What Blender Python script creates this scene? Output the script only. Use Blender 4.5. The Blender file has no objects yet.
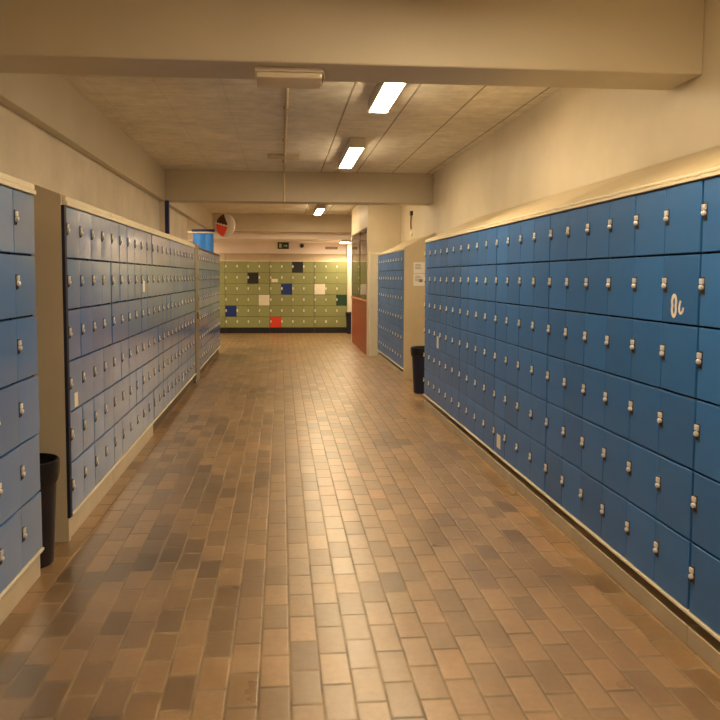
import bpy, bmesh, math, random
from mathutils import Vector, Matrix
random.seed(7)
sc = bpy.context.scene
COL = sc.collection
PI = math.pi

# ------------------------------------------------------------------ materials
def mat(name, col, rough=0.6, metal=0.0, vary=0.0, noise=0.0, nscale=6.0, bump=0.0, bscale=60.0, spec=0.5, coat=0.0):
    m = bpy.data.materials.new(name); m.use_nodes = True
    nt = m.node_tree; N = nt.nodes; L = nt.links
    b = N['Principled BSDF']
    b.inputs['Roughness'].default_value = rough
    b.inputs['Metallic'].default_value = metal
    b.inputs['Specular IOR Level'].default_value = spec
    if coat: b.inputs['Coat Weight'].default_value = coat; b.inputs['Coat Roughness'].default_value = .15
    c = (*col, 1)
    if vary or noise:
        rgb = N.new('ShaderNodeRGB'); rgb.outputs[0].default_value = c
        src = rgb.outputs[0]
        tc = N.new('ShaderNodeTexCoord')
        if noise:
            nz = N.new('ShaderNodeTexNoise'); nz.inputs['Scale'].default_value = nscale
            nz.inputs['Detail'].default_value = 6; nz.inputs['Roughness'].default_value = .6
            L.new(tc.outputs['Object'], nz.inputs['Vector'])
            mr = N.new('ShaderNodeMapRange'); mr.inputs[1].default_value = .3; mr.inputs[2].default_value = .7
            mr.inputs[3].default_value = 1 - noise; mr.inputs[4].default_value = 1 + noise * .6
            L.new(nz.outputs['Fac'], mr.inputs[0])
            hs = N.new('ShaderNodeHueSaturation'); L.new(src, hs.inputs['Color']); L.new(mr.outputs[0], hs.inputs['Value'])
            src = hs.outputs[0]
        if vary:
            oi = N.new('ShaderNodeObjectInfo')
            mr = N.new('ShaderNodeMapRange'); mr.inputs[3].default_value = 1 - vary; mr.inputs[4].default_value = 1 + vary
            L.new(oi.outputs['Random'], mr.inputs[0])
            hs = N.new('ShaderNodeHueSaturation'); L.new(src, hs.inputs['Color']); L.new(mr.outputs[0], hs.inputs['Value'])
            src = hs.outputs[0]
        L.new(src, b.inputs['Base Color'])
    else:
        b.inputs['Base Color'].default_value = c
    if bump:
        tc = N.new('ShaderNodeTexCoord')
        nz = N.new('ShaderNodeTexNoise'); nz.inputs['Scale'].default_value = bscale; nz.inputs['Detail'].default_value = 4
        L.new(tc.outputs['Object'], nz.inputs['Vector'])
        bp = N.new('ShaderNodeBump'); bp.inputs['Strength'].default_value = bump; bp.inputs['Distance'].default_value = .01
        L.new(nz.outputs['Fac'], bp.inputs['Height']); L.new(bp.outputs[0], b.inputs['Normal'])
    return m

def emit(name, col, s):
    m = bpy.data.materials.new(name); m.use_nodes = True
    b = m.node_tree.nodes['Principled BSDF']
    b.inputs['Base Color'].default_value = (.9, .88, .8, 1)
    b.inputs['Emission Color'].default_value = (*col, 1); b.inputs['Emission Strength'].default_value = s
    return m

WARM = (1.0, .775, .475)
M = dict(
    wall=mat('cream_painted_wall', (.66, .575, .425), .5, noise=.10, nscale=1.3, bump=.15, bscale=25),
    wall_left=mat('cream_rough_wall', (.73, .65, .53), .7, noise=.12, nscale=2.2, bump=.25, bscale=30),
    beam=mat('beige_painted_concrete', (.57, .505, .385), .55, noise=.08, nscale=1.0, bump=.12, bscale=20),
    pink=mat('pinkish_white_wall', (.90, .81, .78), .7, noise=.05, nscale=1.5),
    white=mat('white_wall', (.82, .74, .66), .6, noise=.04),
    trim=mat('cream_trim', (.84, .76, .58), .42, noise=.06, nscale=3),
    slope=mat('yellowed_cream_board', (.60, .50, .33), .5, noise=.08, nscale=2.5),
    panel=mat('beige_side_panel', (.56, .48, .35), .5, noise=.07, nscale=3),
    plinth=mat('cream_plinth', (.70, .60, .44), .5, noise=.10, nscale=4),
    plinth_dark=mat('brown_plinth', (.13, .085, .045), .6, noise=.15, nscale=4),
    plinth_grey=mat('grey_beige_plinth', (.50, .42, .30), .6, noise=.15, nscale=4),
    blue=mat('blue_laminate', (.034, .160, .46), .42, vary=.12, noise=.08, nscale=2.5, spec=.45, coat=.08),
    blue_left=mat('blue_laminate_glare', (.046, .195, .55), .28, vary=.12, noise=.08, nscale=2.5, spec=.8, coat=.9),  # same laminate as blue, lighter and glossier: glare put into the colour
    carcass=mat('navy_carcass', (.006, .010, .035), .6),
    lockplate=mat('bronze_plate', (.07, .045, .03), .45, .3),
    chrome=mat('nickel', (.92, .89, .84), .28, .35),
    green=mat('olive_laminate', (.29, .315, .135), .45, vary=.06, noise=.05, nscale=2),
    carcass_green=mat('dark_olive_carcass', (.10, .095, .03), .6),
    black_door=mat('black_laminate', (.012, .013, .014), .4),
    white_door=mat('white_laminate', (.80, .76, .66), .4),
    cobalt=mat('cobalt_laminate', (.006, .03, .21), .4),
    red_door=mat('red_laminate', (.72, .05, .018), .4),
    dgreen=mat('dark_green_laminate', (.012, .055, .03), .4),
    skirting_black=mat('black_skirting', (.008, .008, .013), .4),
    red=mat('red_brown_panel', (.36, .065, .03), .4, noise=.08, nscale=3),
    ledge=mat('orange_ledge', (.55, .20, .10), .4),
    bin=mat('navy_plastic', (.010, .012, .035), .4),
    bin_dark=mat('blackish_plastic', (.016, .011, .016), .4),
    liner=mat('black_liner', (.006, .006, .007), .35, bump=.4, bscale=40),
    paper=mat('paper', (.82, .80, .76), .8),
    ink=mat('grey_ink', (.25, .24, .24), .8),
    sticker=mat('sticker_white', (.86, .80, .66), .6),
    chalk=mat('white_marker', (.85, .78, .70), .6),
    scuff=mat('pale_scuff', (.20, .30, .42), .6),
    lampbody=mat('white_enamel', (.62, .56, .46), .4),
    boxwhite=mat('offwhite_plastic', (.80, .74, .62), .4),
    boxclear=mat('yellowed_cover', (.66, .56, .40), .3),
    conduit=mat('conduit_beige', (.52, .43, .30), .5),
    grey=mat('grey_steel', (.20, .19, .165), .4, .2),
    navy=mat('navy_paint', (.008, .018, .13), .45),
    bannerblue=mat('bright_blue_sheet', (.04, .26, .90), .5),
    brownframe=mat('brown_frame', (.15, .075, .04), .45),
    dark=mat('dark_metal', (.03, .022, .018), .4, .3),
    exit=mat('exit_green', (.01, .05, .025), .4),
    signmark=mat('sign_mark', (.55, .50, .36), .5),
    signred=mat('sign_red', (.90, .05, .03), .35),
    signwhite=mat('sign_white', (.95, .93, .90), .35),
    signbrown=mat('sign_brown', (.10, .035, .02), .4),
    diffuser=emit('lamp_diffuser', WARM, 34.0),
)

def glass_mat():
    m = bpy.data.materials.new('window_glass'); m.use_nodes = True
    nt = m.node_tree; N = nt.nodes; L = nt.links
    N.remove(N['Principled BSDF'])
    t = N.new('ShaderNodeBsdfTransparent'); t.inputs[0].default_value = (.86, .84, .80, 1)
    g = N.new('ShaderNodeBsdfGlossy'); g.inputs['Roughness'].default_value = .02
    f = N.new('ShaderNodeFresnel'); f.inputs[0].default_value = 1.65
    x = N.new('ShaderNodeMixShader')
    L.new(f.outputs[0], x.inputs[0]); L.new(t.outputs[0], x.inputs[1]); L.new(g.outputs[0], x.inputs[2])
    L.new(x.outputs[0], N['Material Output'].inputs[0])
    return m
M['glass'] = glass_mat()

class NG:
    """tiny helper for math nodes"""
    def __init__(s, m):
        s.m = m; s.N = m.node_tree.nodes; s.L = m.node_tree.links
    def put(s, sock, v):
        if isinstance(v, (int, float)): sock.default_value = v
        elif isinstance(v, tuple): sock.default_value = v
        else: s.L.new(v, sock)
    def math(s, op, a, b=0.0, c=None):
        n = s.N.new('ShaderNodeMath'); n.operation = op
        s.put(n.inputs[0], a); s.put(n.inputs[1], b)
        if c is not None: s.put(n.inputs[2], c)
        return n.outputs[0]
    def mix(s, f, a, b):
        n = s.N.new('ShaderNodeMix'); n.data_type = 'RGBA'
        s.put(n.inputs[0], f); s.put(n.inputs[6], a); s.put(n.inputs[7], b)
        return n.outputs[2]
    def rng(s, v, a, b, c, d):
        n = s.N.new('ShaderNodeMapRange'); s.put(n.inputs[0], v)
        for i, q in zip((1, 2, 3, 4), (a, b, c, d)): n.inputs[i].default_value = q
        return n.outputs[0]
    def noise(s, vec, scale, detail=3, rough=.5):
        n = s.N.new('ShaderNodeTexNoise'); s.L.new(vec, n.inputs['Vector'])
        n.inputs['Scale'].default_value = scale; n.inputs['Detail'].default_value = detail; n.inputs['Roughness'].default_value = rough
        return n.outputs['Fac']

def floor_mat():
    m = bpy.data.materials.new('quarry_tile_floor'); m.use_nodes = True
    g = NG(m); N = g.N; L = g.L; b = N['Principled BSDF']
    tc = N.new('ShaderNodeTexCoord'); P = tc.outputs['Object']
    sx = N.new('ShaderNodeSeparateXYZ'); L.new(P, sx.inputs[0])
    x = sx.outputs[0]; y = sx.outputs[1]
    W, H, G = .118, .233, .0070
    r = g.math('DIVIDE', g.math('ADD', x, 20.028), W); row = g.math('FLOOR', r); fx = g.math('FRACT', r)
    off = g.math('MULTIPLY', g.math('MODULO', row, 2.0), .46)
    c = g.math('ADD', g.math('DIVIDE', g.math('ADD', y, 40.05), H), off); colm = g.math('FLOOR', c); fy = g.math('FRACT', c)
    dx = g.math('MULTIPLY', g.math('MINIMUM', fx, g.math('SUBTRACT', 1.0, fx)), W)
    dy = g.math('MULTIPLY', g.math('MINIMUM', fy, g.math('SUBTRACT', 1.0, fy)), H)
    dd = g.math('MINIMUM', dx, g.math('MULTIPLY', dy, .62))
    tile = g.rng(dd, G * .45, G * .9, 0, 1)
    cv = N.new('ShaderNodeCombineXYZ'); L.new(row, cv.inputs[0]); L.new(colm, cv.inputs[1])
    wn = N.new('ShaderNodeTexWhiteNoise'); wn.noise_dimensions = '2D'; L.new(cv.outputs[0], wn.inputs['Vector'])
    sc_ = N.new('ShaderNodeSeparateXYZ'); L.new(wn.outputs['Color'], sc_.inputs[0])
    r1, r2, r3 = sc_.outputs
    # zones of the floor with more dark tiles
    big = g.noise(P, .55, 2)
    # per-tile patch value: neighbouring tiles of one column tend to come from the same batch
    cq = N.new('ShaderNodeCombineXYZ'); L.new(g.math('MULTIPLY', row, .9), cq.inputs[0]); L.new(g.math('MULTIPLY', colm, .34), cq.inputs[1])
    batch = g.noise(cq.outputs[0], 1.0, 2)
    thr = g.math('ADD', g.math('MULTIPLY', r1, .50), g.math('ADD', g.math('MULTIPLY', g.math('SUBTRACT', big, .5), .9), g.math('MULTIPLY', batch, .62)))
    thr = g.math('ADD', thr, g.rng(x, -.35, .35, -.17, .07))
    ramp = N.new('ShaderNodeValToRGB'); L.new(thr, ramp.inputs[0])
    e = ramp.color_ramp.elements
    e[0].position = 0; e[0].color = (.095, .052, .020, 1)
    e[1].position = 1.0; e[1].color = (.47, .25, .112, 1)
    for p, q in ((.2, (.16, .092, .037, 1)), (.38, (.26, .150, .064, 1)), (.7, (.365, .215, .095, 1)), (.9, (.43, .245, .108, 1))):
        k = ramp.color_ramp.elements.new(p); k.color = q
    fine = g.noise(P, 26, 5, .65)
    wear = g.noise(P, 3.2, 4, .6)
    hs = N.new('ShaderNodeHueSaturation'); L.new(ramp.outputs[0], hs.inputs['Color'])
    L.new(g.math('MULTIPLY', g.rng(fine, .3, .7, .88, 1.1), g.rng(wear, .3, .7, .84, 1.1)), hs.inputs['Value'])
    grout = g.mix(g.rng(wear, .35, .65, 0, 1), (.13, .078, .036, 1), (.34, .225, .11, 1))
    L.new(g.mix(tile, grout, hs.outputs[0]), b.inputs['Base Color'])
    ro = g.math('ADD', g.rng(wear, .3, .7, .26, .40), g.math('MULTIPLY', r2, .10))
    L.new(g.math('ADD', ro, g.math('MULTIPLY', g.math('SUBTRACT', 1.0, tile), .45)), b.inputs['Roughness'])
    b.inputs['Specular IOR Level'].default_value = 1.0
    b.inputs['Coat Weight'].default_value = .45; b.inputs['Coat Roughness'].default_value = .30; b.inputs['Coat IOR'].default_value = 1.6
    # relief: pillowed tiles with slightly different tilts
    tiltx = g.math('MULTIPLY', g.math('SUBTRACT', fx, .5), g.math('SUBTRACT', r2, .5))
    tilty = g.math('MULTIPLY', g.math('SUBTRACT', fy, .5), g.math('SUBTRACT', r3, .5))
    h = g.math('ADD', g.math('MULTIPLY', tiltx, .0028), g.math('MULTIPLY', tilty, .0065))
    h = g.math('ADD', h, g.math('MULTIPLY', g.rng(dd, 0, .010, 0, 1), .0014))
    h = g.math('ADD', h, g.math('MULTIPLY', fine, .0012))
    bp = N.new('ShaderNodeBump'); bp.inputs['Strength'].default_value = .8; bp.inputs['Distance'].default_value = 1.0
    L.new(h, bp.inputs['Height']); L.new(bp.outputs[0], b.inputs['Normal'])
    return m
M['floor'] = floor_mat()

def ceil_mat():
    m = bpy.data.materials.new('ceiling_boards'); m.use_nodes = True
    g = NG(m); N = g.N; L = g.L; b = N['Principled BSDF']
    tc = N.new('ShaderNodeTexCoord'); P = tc.outputs['Object']
    sx = N.new('ShaderNodeSeparateXYZ'); L.new(P, sx.inputs[0]); x = sx.outputs[0]; y = sx.outputs[1]
    f = g.math('FRACT', g.math('DIVIDE', g.math('SUBTRACT', x, .06), .54))
    d = g.math('MINIMUM', f, g.math('SUBTRACT', 1.0, f))
    line = g.math('MULTIPLY', g.rng(d, .008, .022, 1, 0), g.rng(x, .2, .3, .15, 1))
    rough = g.noise(P, 5.5, 8, .7); big = g.noise(P, 1.1, 3)
    mp = N.new('ShaderNodeMapping'); mp.inputs['Scale'].default_value = (3, 14, 1); L.new(P, mp.inputs[0])
    streak = g.noise(mp.outputs[0], 1.2, 4, .6)
    v = g.math('MULTIPLY', g.rng(rough, .3, .7, .80, 1.10), g.math('MULTIPLY', g.rng(big, .35, .65, .90, 1.05), g.rng(streak, .3, .7, .92, 1.05)))
    hs = N.new('ShaderNodeHueSaturation'); hs.inputs['Color'].default_value = (.80, .75, .64, 1); L.new(v, hs.inputs['Value'])
    L.new(g.mix(g.math('MULTIPLY', line, .7), hs.outputs[0], (.16, .11, .07, 1)), b.inputs['Base Color'])
    b.inputs['Roughness'].default_value = .85
    h = g.math('SUBTRACT', g.math('MULTIPLY', rough, .010), g.math('MULTIPLY', line, .006))
    bp = N.new('ShaderNodeBump'); bp.inputs['Strength'].default_value = .6; bp.inputs['Distance'].default_value = 1.0
    L.new(h, bp.inputs['Height']); L.new(bp.outputs[0], b.inputs['Normal'])
    return m
M['ceiling'] = ceil_mat()

# ------------------------------------------------------------------ geometry helpers
def box(bm, x0, x1, y0, y1, z0, z1, bev=0.0, mi=0, seg=1):
    vs = [bm.verts.new((x, y, z)) for x in (x0, x1) for y in (y0, y1) for z in (z0, z1)]
    F = [(0, 1, 3, 2), (4, 6, 7, 5), (0, 4, 5, 1), (2, 3, 7, 6), (0, 2, 6, 4), (1, 5, 7, 3)]
    fs = []
    for f in F:
        q = bm.faces.new([vs[i] for i in f]); q.material_index = mi; fs.append(q)
    if bev:
        es = list({e for f in fs for e in f.edges})
        r = bmesh.ops.bevel(bm, geom=es, offset=bev, segments=seg, affect='EDGES', profile=.6, material=-1)
        for f in r['faces']: f.material_index = mi
    return vs

def prism(bm, prof, x0, x1, mi=0):
    """profile in the local y,z plane extruded along x"""
    a = [bm.verts.new((x0, y, z)) for y, z in prof]; c = [bm.verts.new((x1, y, z)) for y, z in prof]
    n = len(prof)
    bm.faces.new(a).material_index = mi; bm.faces.new(c[::-1]).material_index = mi
    for i in range(n):
        bm.faces.new((a[i], c[i], c[(i + 1) % n], a[(i + 1) % n])).material_index = mi

def lathe(bm, prof, seg=28, axis='Z', c=(0, 0, 0), mi=0):
    rings = []
    for r, h in prof:
        ring = []
        for k in range(seg):
            a = 2 * PI * k / seg
            p = (r * math.cos(a), r * math.sin(a), h)
            if axis == 'Y': p = (p[0], h, p[1])
            if axis == 'X': p = (h, p[0], p[1])
            ring.append(bm.verts.new((p[0] + c[0], p[1] + c[1], p[2] + c[2])))
        rings.append(ring)
    for A, B in zip(rings, rings[1:]):
        for k in range(seg):
            bm.faces.new((A[k], A[(k + 1) % seg], B[(k + 1) % seg], B[k])).material_index = mi
    for ring in (rings[0], rings[-1]):
        if (ring[0].co - ring[seg // 2].co).length > 1e-5:
            bm.faces.new(ring).material_index = mi

def tube(bm, pts, r, seg=10, mi=0):
    pts = [Vector(p) for p in pts]; rings = []
    for i, p in enumerate(pts):
        t = (pts[min(i + 1, len(pts) - 1)] - pts[max(i - 1, 0)]).normalized()
        u = t.orthogonal().normalized() if abs(t.z) > .9 else Vector((0, 0, 1)).cross(t).normalized()
        v = t.cross(u)
        rings.append([bm.verts.new(p + r * (math.cos(2 * PI * k / seg) * u + math.sin(2 * PI * k / seg) * v)) for k in range(seg)])
    for A, B in zip(rings, rings[1:]):
        for k in range(seg):
            bm.faces.new((A[k], A[(k + 1) % seg], B[(k + 1) % seg], B[k])).material_index = mi
    bm.faces.new(rings[0]); bm.faces.new(rings[-1])

def to_mesh(name, bm, mats, smooth=False):
    bmesh.ops.recalc_face_normals(bm, faces=bm.faces[:])
    me = bpy.data.meshes.new(name); bm.to_mesh(me); bm.free()
    for m in (mats if isinstance(mats, (list, tuple)) else [mats]): me.materials.append(m)
    if smooth:
        for p in me.polygons: p.use_smooth = True
        try: me.set_sharp_from_angle(angle=math.radians(38))
        except Exception: pass
    return me

def link(name, me, parent=None, loc=(0, 0, 0), rot=(0, 0, 0)):
    o = bpy.data.objects.new(name, me); COL.objects.link(o)
    o.location = loc; o.rotation_euler = rot
    if parent: o.parent = parent
    return o

def obj(name, bm, mats, parent=None, loc=(0, 0, 0), rot=(0, 0, 0), smooth=False, label=None):
    o = link(name, to_mesh(name, bm, mats, smooth), parent, loc, rot)
    if label: o['label'] = label
    return o

def tag(o, label, cat, group=None):
    o['label'] = label; o['category'] = cat
    if group: o['group'] = group
    return o

def thing(name, label, cat, loc=(0, 0, 0), rz=0.0, group=None):
    o = bpy.data.objects.new(name, None); COL.objects.link(o)
    o.empty_display_size = .1; o.location = loc; o.rotation_euler = (0, 0, rz)
    return tag(o, label, cat, group)

def struct(name, m, *boxes, bev=0.0):
    bm = bmesh.new()
    for b in boxes: box(bm, *b, bev=bev)
    o = obj(name, bm, m); o['kind'] = 'structure'
    return o

def one(bm_args, bev=0.0):
    bm = bmesh.new(); box(bm, *bm_args, bev=bev); return bm

# ------------------------------------------------------------------ the setting
EYE = 1.55
ZC, ZB = 3.12, 2.67              # ceiling, beam soffit
XR, XL = 2.32, -1.80
YN, YF = -4.0, 20.69
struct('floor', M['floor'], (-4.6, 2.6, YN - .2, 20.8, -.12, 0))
struct('ceiling', M['ceiling'], (-4.6, 2.6, YN - .2, 19.20, ZC, ZC + .12))
struct('ceiling_far', M['pink'], (-4.6, 2.6, 19.19, 20.9, 2.50, 2.62))
struct('wall_right', M['wall'], (XR, XR + .2, YN, 20.8, 0, ZC))
struct('wall_left', M['wall_left'], (XL - .2, XL, YN, 14.6, 0, ZC))
struct('wall_back', M['wall'], (XL - .2, XR + .2, YN - .2, YN, 0, ZC))
struct('wall_left_return', M['wall'], (-4.4, XL - .2, 14.4, 14.6, 0, ZC))
struct('wall_left_far', M['wall'], (-4.6, -4.4, 14.4, 20.8, 0, ZC))
struct('wall_far', M['pink'], (-4.4, XR, YF, YF + .2, 0, 2.5))
struct('wall_far_pier', M['white'], (1.808, XR, 20.24, YF, 0, 2.5))
struct('beam_front', M['beam'], (XL, XR, 3.98, 4.34, ZB, ZC), bev=.006)
struct('beam_middle', M['beam'], (XL, XR, 11.27, 11.62, ZB, ZC), bev=.006)
struct('beam_rear', M['beam'], (-4.4, XR, 18.85, 19.20, ZB - .0, ZC), bev=.006)
struct('lintel_far', M['pink'], (-4.4, XR, 19.14, 19.20, 2.50, ZB))
for i, (a, b) in enumerate(((YN, 3.98), (4.34, 11.27), (11.62, 18.85))):
    struct('beam_side', M['beam'], (XL if i < 2 else XL, -1.71, a, b, 2.655, ZC), bev=.005)
struct('pillar_left', M['wall_left'], (XL, -1.725, 11.27, 11.62, 0, ZB))

# glazed booth at the far right
struct('wall_booth_front', M['wall'], (1.67, XR, 14.30, 14.44, 0, ZC))
struct('wall_booth_upper', M['wall'], (1.67, 1.79, 14.44, 17.60, 2.52, ZC))
struct('wall_booth_rear', M['white'], (1.67, XR, 17.46, 17.60, 0, 2.52))
struct('wall_booth_parapet', M['red'], (1.67, 1.79, 14.44, 17.46, 0, 1.05))
struct('trim_booth_sill', M['ledge'], (1.645, 1.86, 14.40, 17.47, 1.05, 1.085), bev=.006)
wf = bmesh.new()
for a, b in ((14.44, 14.47), (15.74, 15.83), (17.43, 17.46)): box(wf, 1.668, 1.74, a, b, 1.085, 2.52)
box(wf, 1.672, 1.74, 14.44, 17.46, 2.49, 2.52); box(wf, 1.672, 1.74, 14.44, 17.46, 1.085, 1.11)
w = obj('window_1', wf, M['brownframe']); w['kind'] = 'structure'
gl = obj('glass_pane', one((1.676, 1.684, 14.46, 17.44, 1.09, 2.5)), M['glass'], w)
# door casing on the front of the booth
dc = bmesh.new()
box(dc, 1.71, 1.75, 14.27, 14.30, 0, 2.02); box(dc, 1.75, 2.30, 14.27, 14.30, 1.97, 2.02); box(dc, 1.75, 2.30, 14.285, 14.30, 0, 1.97)
d = obj('door_1', dc, M['trim']); d['kind'] = 'structure'

# ------------------------------------------------------------------ lockers
ROWS, Z0, RH = 6, .15, .30

def door_mesh(w, key, m):
    bm = bmesh.new(); z0, z1 = .0045, RH - .0045; e = .0022; x0, x1 = .0016, w - .0016; n = 8
    prof = [(x0, .018), (x0, e)] + [(x0 + e + (x1 - x0 - 2 * e) * i / n, -.0011 * math.sin(PI * i / n)) for i in range(n + 1)] + [(x1, e), (x1, .018)]
    lv = []
    for z, ins in ((z0, e), (z0 + e, 0), (z1 - e, 0), (z1, e)):
        lv.append([bm.verts.new((x, max(y, ins) if ins else y, z)) for x, y in prof])
    for A, B in zip(lv, lv[1:]):
        for i in range(len(A) - 1): bm.faces.new((A[i], A[i + 1], B[i + 1], B[i]))
    bm.faces.new(lv[0]); bm.faces.new(lv[-1]); bm.faces.new([l[0] for l in lv] + [l[-1] for l in lv[::-1]])
    return to_mesh('locker_door_' + key, bm, m, smooth=True)

def lock_mesh():
    bm = bmesh.new()
    box(bm, -.014, .014, -.004, .001, -.036, .036, bev=.0015, mi=0)
    box(bm, -.0135, .0135, -.011, -.004, .006, .029, bev=.002, mi=1, seg=2)     # hasp block
    lathe(bm, [(.0, -.018), (.006, -.0175), (.0105, -.014), (.0115, -.004)], 14, 'Y', (0, 0, -.007), 1)   # turn knob
    box(bm, -.004, .004, -.008, -.004, -.032, -.021, bev=.001, mi=0)
    return to_mesh('locker_lock', bm, [M['lockplate'], M['chrome']], smooth=True)
LOCK = lock_mesh()

def lock_simple():
    bm = bmesh.new()
    box(bm, -.018, .018, -.003, 0, -.034, .034, mi=1)
    lathe(bm, [(.0, -.020), (.012, -.018), (.016, -.012), (.016, -.003)], 10, 'Y', (0, 0, .004), 1)
    return to_mesh('green_locker_lock', bm, [M['lockplate'], M['chrome']], smooth=True)
LOCK_S = lock_simple()

def locker_bank(name, label, cat, loc, rz, ncol, w, depth, top=True, fascia=.028, back_rise=.26, plinth='grey', door='blue',
                carcass='carcass', end_panel=None, special={}, stickers=(), jitter=.0035, lock=None, group='blue locker banks', topmat='slope', fmat='trim'):
    """loc: front lower corner on the viewer's left when facing the doors; x runs to the right, y into the depth."""
    root = thing(name, label, cat, loc, rz, group)
    W = ncol * w
    bm = bmesh.new()
    zt = Z0 + ROWS * RH
    box(bm, 0.002, W - .002, .030, depth - .01, Z0, zt)          # body behind the doors
    for c in range(ncol + 1):
        x = min(max(c * w, .006), W - .006)
        box(bm, x - .004, x + .004, .019, .031, Z0, zt)
    obj('carcass', bm, M[carcass], root)
    # plinth
    bm = bmesh.new()
    if plinth == 'grey':
        box(bm, 0.001, W - .001, .0, depth - .01, 0, .085, bev=.003)
        obj('plinth', bm, M['plinth_grey'], root)
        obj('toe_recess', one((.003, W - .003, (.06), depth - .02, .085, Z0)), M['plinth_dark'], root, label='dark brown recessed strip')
    elif plinth == 'cream':
        box(bm, 0.001, W - .001, .012, depth - .01, 0, Z0 - .012, bev=.003)
        obj('plinth', bm, M['plinth'], root)
    elif plinth == 'black':
        box(bm, 0.001, W - .001, .02, depth - .01, 0, Z0, bev=.003)
        obj('plinth', bm, M['skirting_black'], root)
    else:
        box(bm, 0.001, W - .001, .04, depth - .01, 0, Z0, bev=.003)
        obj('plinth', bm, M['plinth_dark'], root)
    if plinth in ('grey', 'cream', 'brown'):
        obj('bottom_lip', one((.001, W - .001, -.010, .05, Z0 - .012, Z0 + .002), bev=.002), M['trim'], root)
    # fascia strip and sloping top
    if top:
        bm = bmesh.new()
        if fascia > .04:
            box(bm, 0.001, W - .001, -.012, .03, zt, zt + fascia * .45, bev=.003)
            box(bm, 0.001, W - .001, -.004, .03, zt + fascia * .45, zt + fascia, bev=.003)
        else:
            box(bm, 0.001, W - .001, -.010, .03, zt, zt + fascia * .42, bev=.002)
            box(bm, 0.003, W - .003, .004, .03, zt + fascia * .42, zt + fascia * .6)
            box(bm, 0.001, W - .001, -.004, .03, zt + fascia * .6, zt + fascia, bev=.002)
        obj('fascia', bm, M[fmat], root)
        bm = bmesh.new()
        prism(bm, [(.005, zt + fascia), (.03, zt + .002), (depth - .006, zt + .002), (depth - .006, zt + fascia + back_rise - .012), (depth - .006, zt + fascia + back_rise)], .004, W - .004)
        obj('sloping_top', bm, M[topmat], root)
    if end_panel:
        side, pm = end_panel
        bm = bmesh.new(); x0, x1 = ((-.045, -.02) if side == 'l' else (W, W + .022)); yf = -.012
        if side == 'l':
            yf = .012
            obj('corner_stile', one((-.045, -.001, -.006, yf, Z0 - .01, zt), .002), M['carcass'], root, label='navy edge strip')
            obj('corner_plinth', one((-.045, -.001, .004, yf, 0, Z0 - .012), .002), M['plinth'], root)
        prism(bm, [(yf, 0), (depth - .006, 0), (depth - .006, zt + fascia + back_rise + .01), (yf, zt + fascia + .004)], x0, x1)
        obj('end_panel', bm, M[pm], root, label='beige end panel')
    # doors
    EM = .0045; dw = (W - 2 * EM) / ncol; base = door_mesh(dw, door, M[door]); sp = {}
    lk = lock or LOCK
    for c in range(ncol):
        for r in range(ROWS):
            key = special.get((c, r)); me = base
            if key:
                if key[0] not in sp: sp[key[0]] = door_mesh(dw, key[0], M[key[0]])
                me = sp[key[0]]
            z = Z0 + (ROWS - 1 - r) * RH
            dr = link('door', me, root, (EM + c * dw, 0, z), (random.uniform(-.4, .4) * jitter, 0, random.uniform(-1, 1) * jitter))
            if key: dr['label'] = key[1]
            link('lock', lk, dr, (.0215, 0, RH * .560 + random.uniform(-.002, .002)), (0, random.choice((0, 0, 0, .03, -.04)), 0))
            for (sc_, sr, sx, sz, sw, sh) in stickers:
                if (sc_, sr) == (c, r):
                    obj('sticker', one((sx, sx + sw, -.0012, -.0002, sz, sz + sh)), M['sticker'], dr, label='white paper sticker')
    return root

R90 = PI / 2
def left_bank(label, y0, y1, n, **k):
    kw = dict(door='blue_left', fascia=.055, back_rise=.20, plinth='cream', jitter=.011); kw.update(k)
    dep = kw.pop('depth', .565); x = kw.pop('x', -1.23)
    return locker_bank('locker_bank', label, 'lockers', (x, y0, 0), R90, n, (y1 - y0) / n, dep, **kw)
def right_bank(label, y0, y1, n, **k):
    kw = dict(door='blue', fascia=.034, back_rise=.265, plinth='grey', jitter=.005); kw.update(k)
    dep = kw.pop('depth', .612); x = kw.pop('x', 1.703)
    return locker_bank('locker_bank', label, 'lockers', (x, y1, 0), -R90, n, (y1 - y0) / n, dep, **kw)

left_bank('blue locker bank cut off by the photo\'s left edge, in front of the alcove', 2.09, 3.855, 6)
left_bank('narrow four-column blue locker bank whose beige end panel faces the alcove', 4.39, 5.518, 4, end_panel=('l', 'panel'),
          stickers=((0, 3, .10, .015, .075, .085),))
left_bank('blue locker bank on cream plinth following the narrow bank with the beige end', 5.520, 7.245, 6,
          stickers=((4, 1, .07, .055, .10, .10),))
left_bank('long blue locker bank on brown plinth that ends at the grey filler panel', 7.247, 10.735, 12, plinth='brown',
          stickers=((7, 5, .08, .08, .07, .10),))
left_bank('blue locker bank just behind the grey filler panel on the left wall', 11.262, 13.03, 6, plinth='brown', depth=.485, back_rise=.17, fascia=.028, fmat='plinth_dark', topmat='panel')
left_bank('farthest blue locker bank on the left, below the blue banner', 13.032, 15.08, 7, plinth='brown', depth=.485, back_rise=.17, fascia=.028, fmat='plinth_dark', topmat='panel')

right_bank('blue locker bank cut off by the photo\'s right edge', 1.18, 2.892, 6)
nb = right_bank('blue locker bank with a white scrawl on a second-row door', 2.894, 4.598, 6)
right_bank('four-column blue locker bank with a white sticker on its bottom-row end door', 4.60, 5.769, 4,
           stickers=((0, 5, .09, .055, .10, .11),))
right_bank('four-column blue locker bank between the bottom-row sticker and the fourth-row sticker', 5.771, 6.939, 4)
right_bank('blue locker bank at the wall gap with a pale sticker on its fourth row', 6.941, 8.69, 6,
           stickers=((2, 3, .12, .02, .09, .13),))
b2 = right_bank('recessed blue locker bank whose cream end panel carries two paper notices', 11.01, 14.12, 11, x=1.85, depth=.465,
           back_rise=.22, end_panel=('r', 'slope'))

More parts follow.
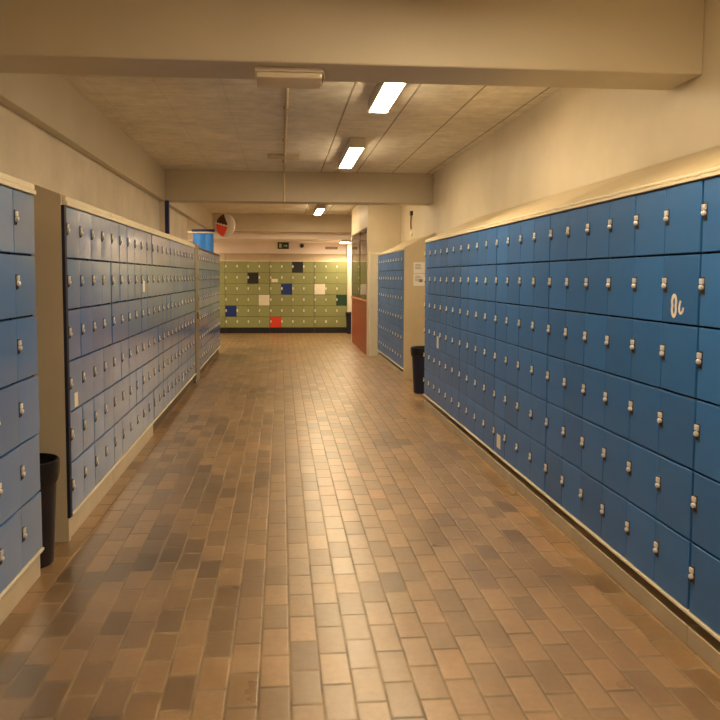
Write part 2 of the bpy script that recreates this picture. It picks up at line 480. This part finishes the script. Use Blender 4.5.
# white scrawl on a door of the second row of the second bank on the right
door_target = None
for ch in nb.children:
    if ch.name.startswith('door') and abs(ch.location.z - (Z0 + 4 * RH)) < 1e-3 and abs(ch.location.x - 5 * .284) < .02:
        door_target = ch
def stroke(pts, closed, wd):
    bm = bmesh.new(); n = len(pts); A = []; B = []
    for i in range(n):
        a = Vector(pts[(i - 1) % n] if closed else pts[max(i - 1, 0)]); c = Vector(pts[(i + 1) % n] if closed else pts[min(i + 1, n - 1)])
        t = (c - a).normalized(); q = Vector((-t.y, t.x)); p = Vector(pts[i])
        A.append(p + q * wd); B.append(p - q * wd)
    for lay in (0,):
        va = [bm.verts.new((p.x, -.0022, p.y)) for p in A]; vb = [bm.verts.new((p.x, -.0022, p.y)) for p in B]
        wa = [bm.verts.new((p.x, -.0002, p.y)) for p in A]; wb = [bm.verts.new((p.x, -.0002, p.y)) for p in B]
        rng = range(n) if closed else range(n - 1)
        for i in rng:
            j = (i + 1) % n
            bm.faces.new((va[i], va[j], vb[j], vb[i])); bm.faces.new((va[i], wa[i], wa[j], va[j])); bm.faces.new((vb[i], vb[j], wb[j], wb[i]))
    return bm
if door_target:
    loop = []
    for k in range(28):
        a = 2 * PI * k / 28
        z = math.sin(a) * .045; wv = .019 * (1 - .30 * math.exp(-(z / .012) ** 2))
        loop.append((.100 + math.cos(a) * wv, .078 + z))
    obj('white_scrawl', stroke(loop, True, .0078), M['chalk'], door_target, label='white hand-drawn loop')
    hook = [(x * 1.1 - .042, z * 1.2 - .018) for x, z in [(.178, .100), (.172, .090), (.168, .076), (.169, .062), (.176, .055), (.186, .056), (.194, .064), (.198, .076)]]
    obj('white_scrawl', stroke(hook, False, .0065), M['chalk'], door_target, label='white hand-drawn hook')

# olive-green lockers on the far wall, colours of single doors as in the photo
GW, GX, GY = .3015, -1.815, 20.24
def green_bank(label, k0, n, special, stickers=()):
    sp = {(k - k0, r): v for (k, r), v in special.items()}
    st = tuple((k - k0, *rest) for (k, *rest) in stickers)
    return locker_bank('green_locker_bank', label, 'lockers', (GX + k0 * GW, GY, 0), 0, n, GW - .0003, .44, fascia=.02, back_rise=.21, plinth='black',
                       door='green', carcass='carcass_green', special=sp, stickers=st, jitter=.002, lock=LOCK_S, group='green locker banks', topmat='panel')
green_bank('plain green locker bank mostly hidden behind the blue lockers', -3, 4, {})
green_bank('green locker bank with one black, one white and one low blue door', 1, 4,
           {(3, 1): ('black_door', 'black door'), (4, 3): ('white_door', 'white door'), (1, 4): ('cobalt', 'dark blue door')})
green_bank('green locker bank with a red door on its bottom row', 5, 4,
           {(7, 0): ('black_door', 'black door'), (6, 2): ('cobalt', 'dark blue door'), (5, 5): ('red_door', 'bright red door')},
           stickers=((5, 1, .04, .04, .17, .09),))
green_bank('green locker bank at the white pier with a white and a dark green door', 9, 3,
           {(9, 2): ('white_door', 'white door'), (11, 3): ('dgreen', 'dark green door')})

# grey filler panel between two blue banks on the left
t = thing('filler_panel', 'grey vertical filler panel between two blue locker banks', 'panel', (-1.23, 10.76, 0), R90)
bm = bmesh.new(); box(bm, 0, .48, -.006, .45, 0, 2.02, bev=.006); obj('post', bm, M['grey'], t)
bm = bmesh.new(); box(bm, .22, .26, -.018, -.006, .92, 1.02, bev=.003); obj('latch', bm, M['dark'], t, label='dark latch')

# ------------------------------------------------------------------ bins
def bin_(label, loc, r, h, mb):
    t = thing('trash_can', label, 'trash can', loc)
    bm = bmesh.new()
    lathe(bm, [(0, .012), (r * .74, .0), (r * .78, .004), (r * .97, h - .03), (r * .93, h - .03), (r * .72, .02), (0, .02)], 36)
    obj('body', bm, mb, t, smooth=True)
    bm = bmesh.new()
    lathe(bm, [(r * .90, h - .14), (r * .94, h - .02), (r * .99, h + .004), (r * 1.05, h), (r * 1.07, h - .02), (r * 1.06, h - .075), (r * 1.03, h - .105), (r * 1.0, h - .10)], 36)
    for v in bm.verts:
        if v.co.z < h - .07 and v.co.xy.length > r * .99: v.co.z += .012 * math.sin(5 * math.atan2(v.co.y, v.co.x))
    obj('liner', bm, M['liner'], t, smooth=True, label='black bag folded over the rim')
    return t
bin_('tall dark bin with black liner standing in the alcove', (-1.345, 4.03, 0), .145, .565, M['bin_dark'])
bin_('navy bin with black liner below the paper notices', (1.895, 9.72, 0), .165, .61, M['bin'])
bin_('small navy bin at the foot of the white pier', (1.86, 19.98, 0), .115, .58, M['bin'])

# ------------------------------------------------------------------ ceiling lights
def lamp_at(label, x, y0, y1, zt=ZC, w=.175, h=.11):
    L = y1 - y0
    t = thing('ceiling_light', label, 'light', (x, (y0 + y1) / 2, zt), 0, 'fluorescent ceiling lights')
    bm = bmesh.new(); box(bm, -w / 2, w / 2, -L / 2 + .02, L / 2 - .02, -h + .012, 0, bev=.006); obj('housing', bm, M['lampbody'], t)
    bm = bmesh.new(); box(bm, -w / 2 + .012, w / 2 - .012, -L / 2 + .03, L / 2 - .03, -h, -h + .012, bev=.004); obj('diffuser', bm, M['diffuser'], t)
    for s in (-1, 1):
        bm = bmesh.new(); y = s * (L / 2 - .012); box(bm, -w / 2 - .004, w / 2 + .004, y - .012, y + .012, -h - .003, 0, bev=.004)
        obj('end_cap', bm, M['lampbody'], t)
        for q in (-.04, .04):
            bm = bmesh.new(); lathe(bm, [(0, 0), (.008, .001), (.010, .006), (.010, .012)], 12, 'Y', (q, 0, 0))
            if s > 0: bmesh.ops.scale(bm, vec=(1, -1, 1), verts=bm.verts)
            obj('screw', bm, M['chrome'], t, (0, s * (L / 2) , -.035))
    return t
LX = .868
lamp_at('lit ceiling light tube above the viewpoint, before the front beam', LX, 1.55, 3.15)
lamp_at('lit ceiling light partly hidden behind the front beam, bigger of two in the middle bay', LX, 5.02, 6.68)
lamp_at('lit ceiling light with two bright screws, second behind the front beam', LX, 8.46, 10.1)
lamp_at('lit ceiling light hidden behind the middle beam', LX, 12.2, 13.8)
lamp_at('small distant lit ceiling light in front of the rear beam', LX, 16.1, 17.75)
lamp_at('lit ceiling light over the pier, reflected in the booth glass', 1.70, 19.30, 20.0, 2.50, .26, .06)
lamp_at('lit ceiling light behind the viewpoint', LX, -2.0, -.4)
lamp_at('lit ceiling light in the side passage', -2.7, 16.0, 17.6)
lamp_at('added unseen ceiling light brightening the pink far wall', -2.75, 19.30, 20.0, 2.50, .26, .06)  # added out of view to brighten the pink far wall

# ------------------------------------------------------------------ fittings on beams and ceiling
t = thing('ceiling_emergency_light', 'off-white emergency light box under the front beam', 'light', (.046, 4.06, ZB))
bm = bmesh.new(); box(bm, -.186, .186, 0, .245, -.024, 0, bev=.004); obj('housing', bm, M['boxwhite'], t)
bm = bmesh.new(); box(bm, -.178, .178, .006, .238, -.056, -.024, bev=.010, seg=3); obj('cover', bm, M['boxclear'], t)
bm = bmesh.new(); box(bm, .186, .192, .03, .20, -.045, -.012, bev=.002); obj('end_plate', bm, M['boxwhite'], t)
t = thing('conduit', 'thin conduit running along the ceiling and down the middle beam', 'conduit', (0, 0, 0))
bm = bmesh.new(); tube(bm, [(.05, 4.35, ZC - .012), (.05, 7, ZC - .012), (.05, 11.25, ZC - .012)], .016); obj('ceiling_pipe', bm, M['conduit'], t, smooth=True)  # shade along the ceiling painted in: darker beige than the run down the beam
bm = bmesh.new(); tube(bm, [(.05, 11.258, ZC - .01), (.05, 11.258, 2.9), (.05, 11.258, ZB - .0)], .012); obj('beam_pipe', bm, M['trim'], t, smooth=True)
for y in (5.4, 7.0, 8.6, 10.2):
    bm = bmesh.new(); box(bm, .022, .078, y - .012, y + .012, ZC - .032, ZC, bev=.003); obj('clip', bm, M['conduit'], t)
bm = bmesh.new(); box(bm, -.17, .245, 9.66, 9.78, ZC - .05, ZC, bev=.006)
obj('junction_strip', bm, M['conduit'], t)

# navy duct beside the pillar
bm = bmesh.new(); box(bm, -1.725, -1.665, 11.29, 11.37, 2.18, ZB, bev=.004)
tag(obj('cable_duct', bm, M['navy']), 'navy blue vertical cable duct beside the pillar above the lockers', 'cable duct')

# banner rod, banner, round sign
YB = 17.45
t = thing('hanging_banner', 'plain bright blue banner hanging from a white rod behind the lockers', 'banner', (-1.83, YB, 2.555))
bm = bmesh.new(); tube(bm, [(-.42, 0, 0), (0, 0, 0), (.36, 0, 0)], .018); obj('rod', bm, M['boxwhite'], t, smooth=True)
bm = bmesh.new()
n = 12; A = []
for i in range(n + 1):
    xx = -.20 + .47 * i / n; yy = .008 * math.sin(i * 1.1)
    A.append([bm.verts.new((xx, yy + q, z)) for q in (-.002, .002) for z in (-.70, -.02)])
for a, b in zip(A, A[1:]):
    bm.faces.new((a[0], b[0], b[1], a[1])); bm.faces.new((a[2], a[3], b[3], b[2])); bm.faces.new((a[1], b[1], b[3], a[3])); bm.faces.new((a[0], a[2], b[2], b[0]))
bm.faces.new((A[0][0], A[0][1], A[0][3], A[0][2])); bm.faces.new((A[-1][0], A[-1][2], A[-1][3], A[-1][1]))
obj('sheet', bm, M['bannerblue'], t, smooth=True)
bm = bmesh.new(); box(bm, -.23, .30, -.015, .015, .018, .075, bev=.003); obj('header', bm, M['navy'], t, label='navy strip above the rod')
for q in (-.33, .10):
    bm = bmesh.new(); tube(bm, [(q, 0, .016), (q, 0, .08), (q, 0, ZC - 2.56 if q < 0 else .097)], .008); obj('hanger', bm, M['boxwhite'], t)

def round_sign():
    t = thing('round_sign', 'round red, brown and white sign disc hanging before the rear beam', 'sign', (-1.27, 17.30, 2.71))
    R = .265
    bm = bmesh.new()
    lathe(bm, [(0, .03), (R * .9, .03), (R, .012), (R, -.012), (R * .92, -.035), (R * .6, -.065), (0, -.08)], 40, 'Y')
    obj('disc', bm, M['signwhite'], t, smooth=True)
    # coloured fields laid over the dome
    def field(name, poly, m, lab, lift):
        bm = bmesh.new(); n = 26; vs = {}
        def yy(px, pz):
            r = math.hypot(px, pz) / R
            pr = [(0, -.08), (.6, -.065), (.92, -.035), (1.0, -.012)]
            for (a, b), (c, e) in zip(pr, pr[1:]):
                if r <= c: return b + (e - b) * (r - a) / (c - a) - lift
            return -.012 - lift
        def V(i, j):
            if (i, j) not in vs:
                px, pz = -R + 2 * R * i / n, -R + 2 * R * j / n
                r = math.hypot(px, pz)
                if r > R * .985: px, pz = px * R * .985 / r, pz * R * .985 / r
                vs[i, j] = bm.verts.new((px, yy(px, pz), pz))
            return vs[i, j]
        for i in range(n):
            for j in range(n):
                px, pz = -R + 2 * R * (i + .5) / n, -R + 2 * R * (j + .5) / n
                if math.hypot(px, pz) < R * .99 and poly(px / R, pz / R): bm.faces.new((V(i, j), V(i + 1, j), V(i + 1, j + 1), V(i, j + 1)))
        obj(name, bm, m, t, label=lab)
    edge = lambda z: .52 - .25 * z * z + .45 * z      # boundary of the white crescent
    field('red_field', lambda x, z: z < -.02 - .25 * x and x < edge(z), M['signred'], 'red field', .004)
    field('brown_field', lambda x, z: z > .08 - .25 * x and x < .12 + .55 * (1 - abs(z - .1)) - .25, M['signbrown'], 'dark brown field', .004)
    bm = bmesh.new()
    for k in range(5):
        px = -.86 + .30 * k; pz = .02 - .25 * px
        r = math.hypot(px, pz)
        if r < .97: lathe(bm, [(0, -.026), (.018, -.022), (.026, 0)], 10, 'Y', (px * R, -.03 - .045 * (1 - r * r), pz * R))
    obj('white_dots', bm, M['signwhite'], t, smooth=True, label='row of white dots')
    for ch in t.children: ch.rotation_euler = (0, 0, math.radians(-33))
    bm = bmesh.new(); tube(bm, [(.0, .03, -.12), (-.10, .12, -.16), (-.185, .14, -.16)], .014); obj('bracket', bm, M['dark'], t)
round_sign()

# exit sign, dome, vent on the pink wall
t = thing('exit_sign', 'small dark green exit sign on the pink wall above the green lockers', 'sign', (.06, YF, 2.49))
bm = bmesh.new(); box(bm, -.155, .155, -.05, 0, -.185, -.005, bev=.006); obj('housing', bm, M['exit'], t)
bm = bmesh.new()
box(bm, -.115, -.045, -.053, -.049, -.15, -.04)                                   # doorway
box(bm, .005, .07, -.053, -.049, -.108, -.088)                                    # arrow shaft
v = [bm.verts.new(p) for p in ((.07, -.053, -.135), (.07, -.053, -.06), (.118, -.053, -.098))]; bm.faces.new(v)
obj('pictogram', bm, M['signmark'], t, label='pale doorway and arrow')
bm = bmesh.new(); lathe(bm, [(0, -.09), (.03, -.083), (.05, -.06), (.055, -.02), (.06, 0)], 20, 'Y', (.575, YF, 2.40))
tag(obj('mounted_camera', bm, M['dark'], smooth=True), 'tiny black camera dome on the pink wall beside the exit sign', 'camera')
t = thing('air_vent', 'thin brown air vent low on the pink wall', 'vent', (1.40, YF, 2.34))
obj('vent_frame', one((-.17, .17, -.012, 0, -.035, .035), .003), M['brownframe'], t)
for z in (-.02, 0, .02): obj('slat', one((-.15, .15, -.022, -.010, z - .006, z + .004)), M['conduit'], t)

# paper notices on the cream end panel of the recessed bank
YP = 11.01 - .022
for nm, z0, z1, lab in (('upper', 1.605, 1.765, 'white paper notice, upper of two on the cream locker end panel'),
                        ('lower', 1.415, 1.595, 'white paper notice, lower of two on the cream locker end panel')):
    t = thing('paper_sign', lab, 'notice', (2.06, YP, z0), 0, 'paper notices on the locker end panel')
    h = z1 - z0
    obj('sheet', one((-.085, .085, -.002, 0, 0, h)), M['paper'], t)
    bm = bmesh.new()
    for k in range(4):
        z = h * (.78 - .13 * k); box(bm, -.06, .02 + .02 * (k % 2), -.003, -.0021, z, z + .008)
    if nm == 'lower': box(bm, .0, .055, -.003, -.0021, h * .3, h * .55)
    obj('print', bm, M['ink'], t, label='grey print')

# wall bell with cord beyond the middle beam
t = thing('wall_hook', 'small dark bracket with a hanging cord high on the wall past the middle beam', 'bracket', (XR, 13.05, 2.66))
bm = bmesh.new(); box(bm, -.045, 0, -.05, .05, -.03, .05, bev=.008); obj('bracket', bm, M['dark'], t)
bm = bmesh.new(); tube(bm, [(-.025, 0, -.03), (-.03, 0, -.15), (-.025, 0, -.27)], .014); obj('cord', bm, M['brownframe'], t)
bm = bmesh.new(); box(bm, -.03, 0, -.04, .04, -.40, -.33, bev=.004); obj('socket', bm, M['boxwhite'], t)

# ------------------------------------------------------------------ world, camera, view
wd = bpy.data.worlds.new('World'); sc.world = wd; wd.use_nodes = True
wd.node_tree.nodes['Background'].inputs[0].default_value = (.02, .016, .011, 1)
wd.node_tree.nodes['Background'].inputs[1].default_value = .3

F, PX, PY, VX, VY, ROLL = 740.0, 345.0, 325.0, 281.0, 276.5, .0035
cam = bpy.data.cameras.new('Camera'); co = bpy.data.objects.new('Camera', cam); COL.objects.link(co)
cam.sensor_width = 36; cam.lens = F / 720 * 36
cam.shift_x = (360 - PX) / 720; cam.shift_y = (PY - 360) / 720
th = math.atan((PY - VY) / F); ps = math.atan((PX - VX) / F * math.cos(th))
Fw = Vector((math.cos(th) * math.sin(ps), math.cos(th) * math.cos(ps), -math.sin(th)))
Rt = Vector((math.cos(ps), -math.sin(ps), 0)); Up = Rt.cross(Fw)
R2 = Rt * math.cos(ROLL) + Up * math.sin(ROLL); U2 = Up * math.cos(ROLL) - Rt * math.sin(ROLL)
co.matrix_world = Matrix(((R2.x, U2.x, -Fw.x, 0), (R2.y, U2.y, -Fw.y, 0), (R2.z, U2.z, -Fw.z, EYE), (0, 0, 0, 1)))
cam.clip_start = .05
sc.camera = co
sc.view_settings.view_transform = 'Standard'; sc.view_settings.look = 'None'
sc.view_settings.gamma = 1; sc.view_settings.use_curve_mapping = False
sc.view_settings.exposure = 1.05
sc.cycles.max_bounces = 10; sc.cycles.diffuse_bounces = 6; sc.cycles.glossy_bounces = 4
sc.cycles.use_denoising = True
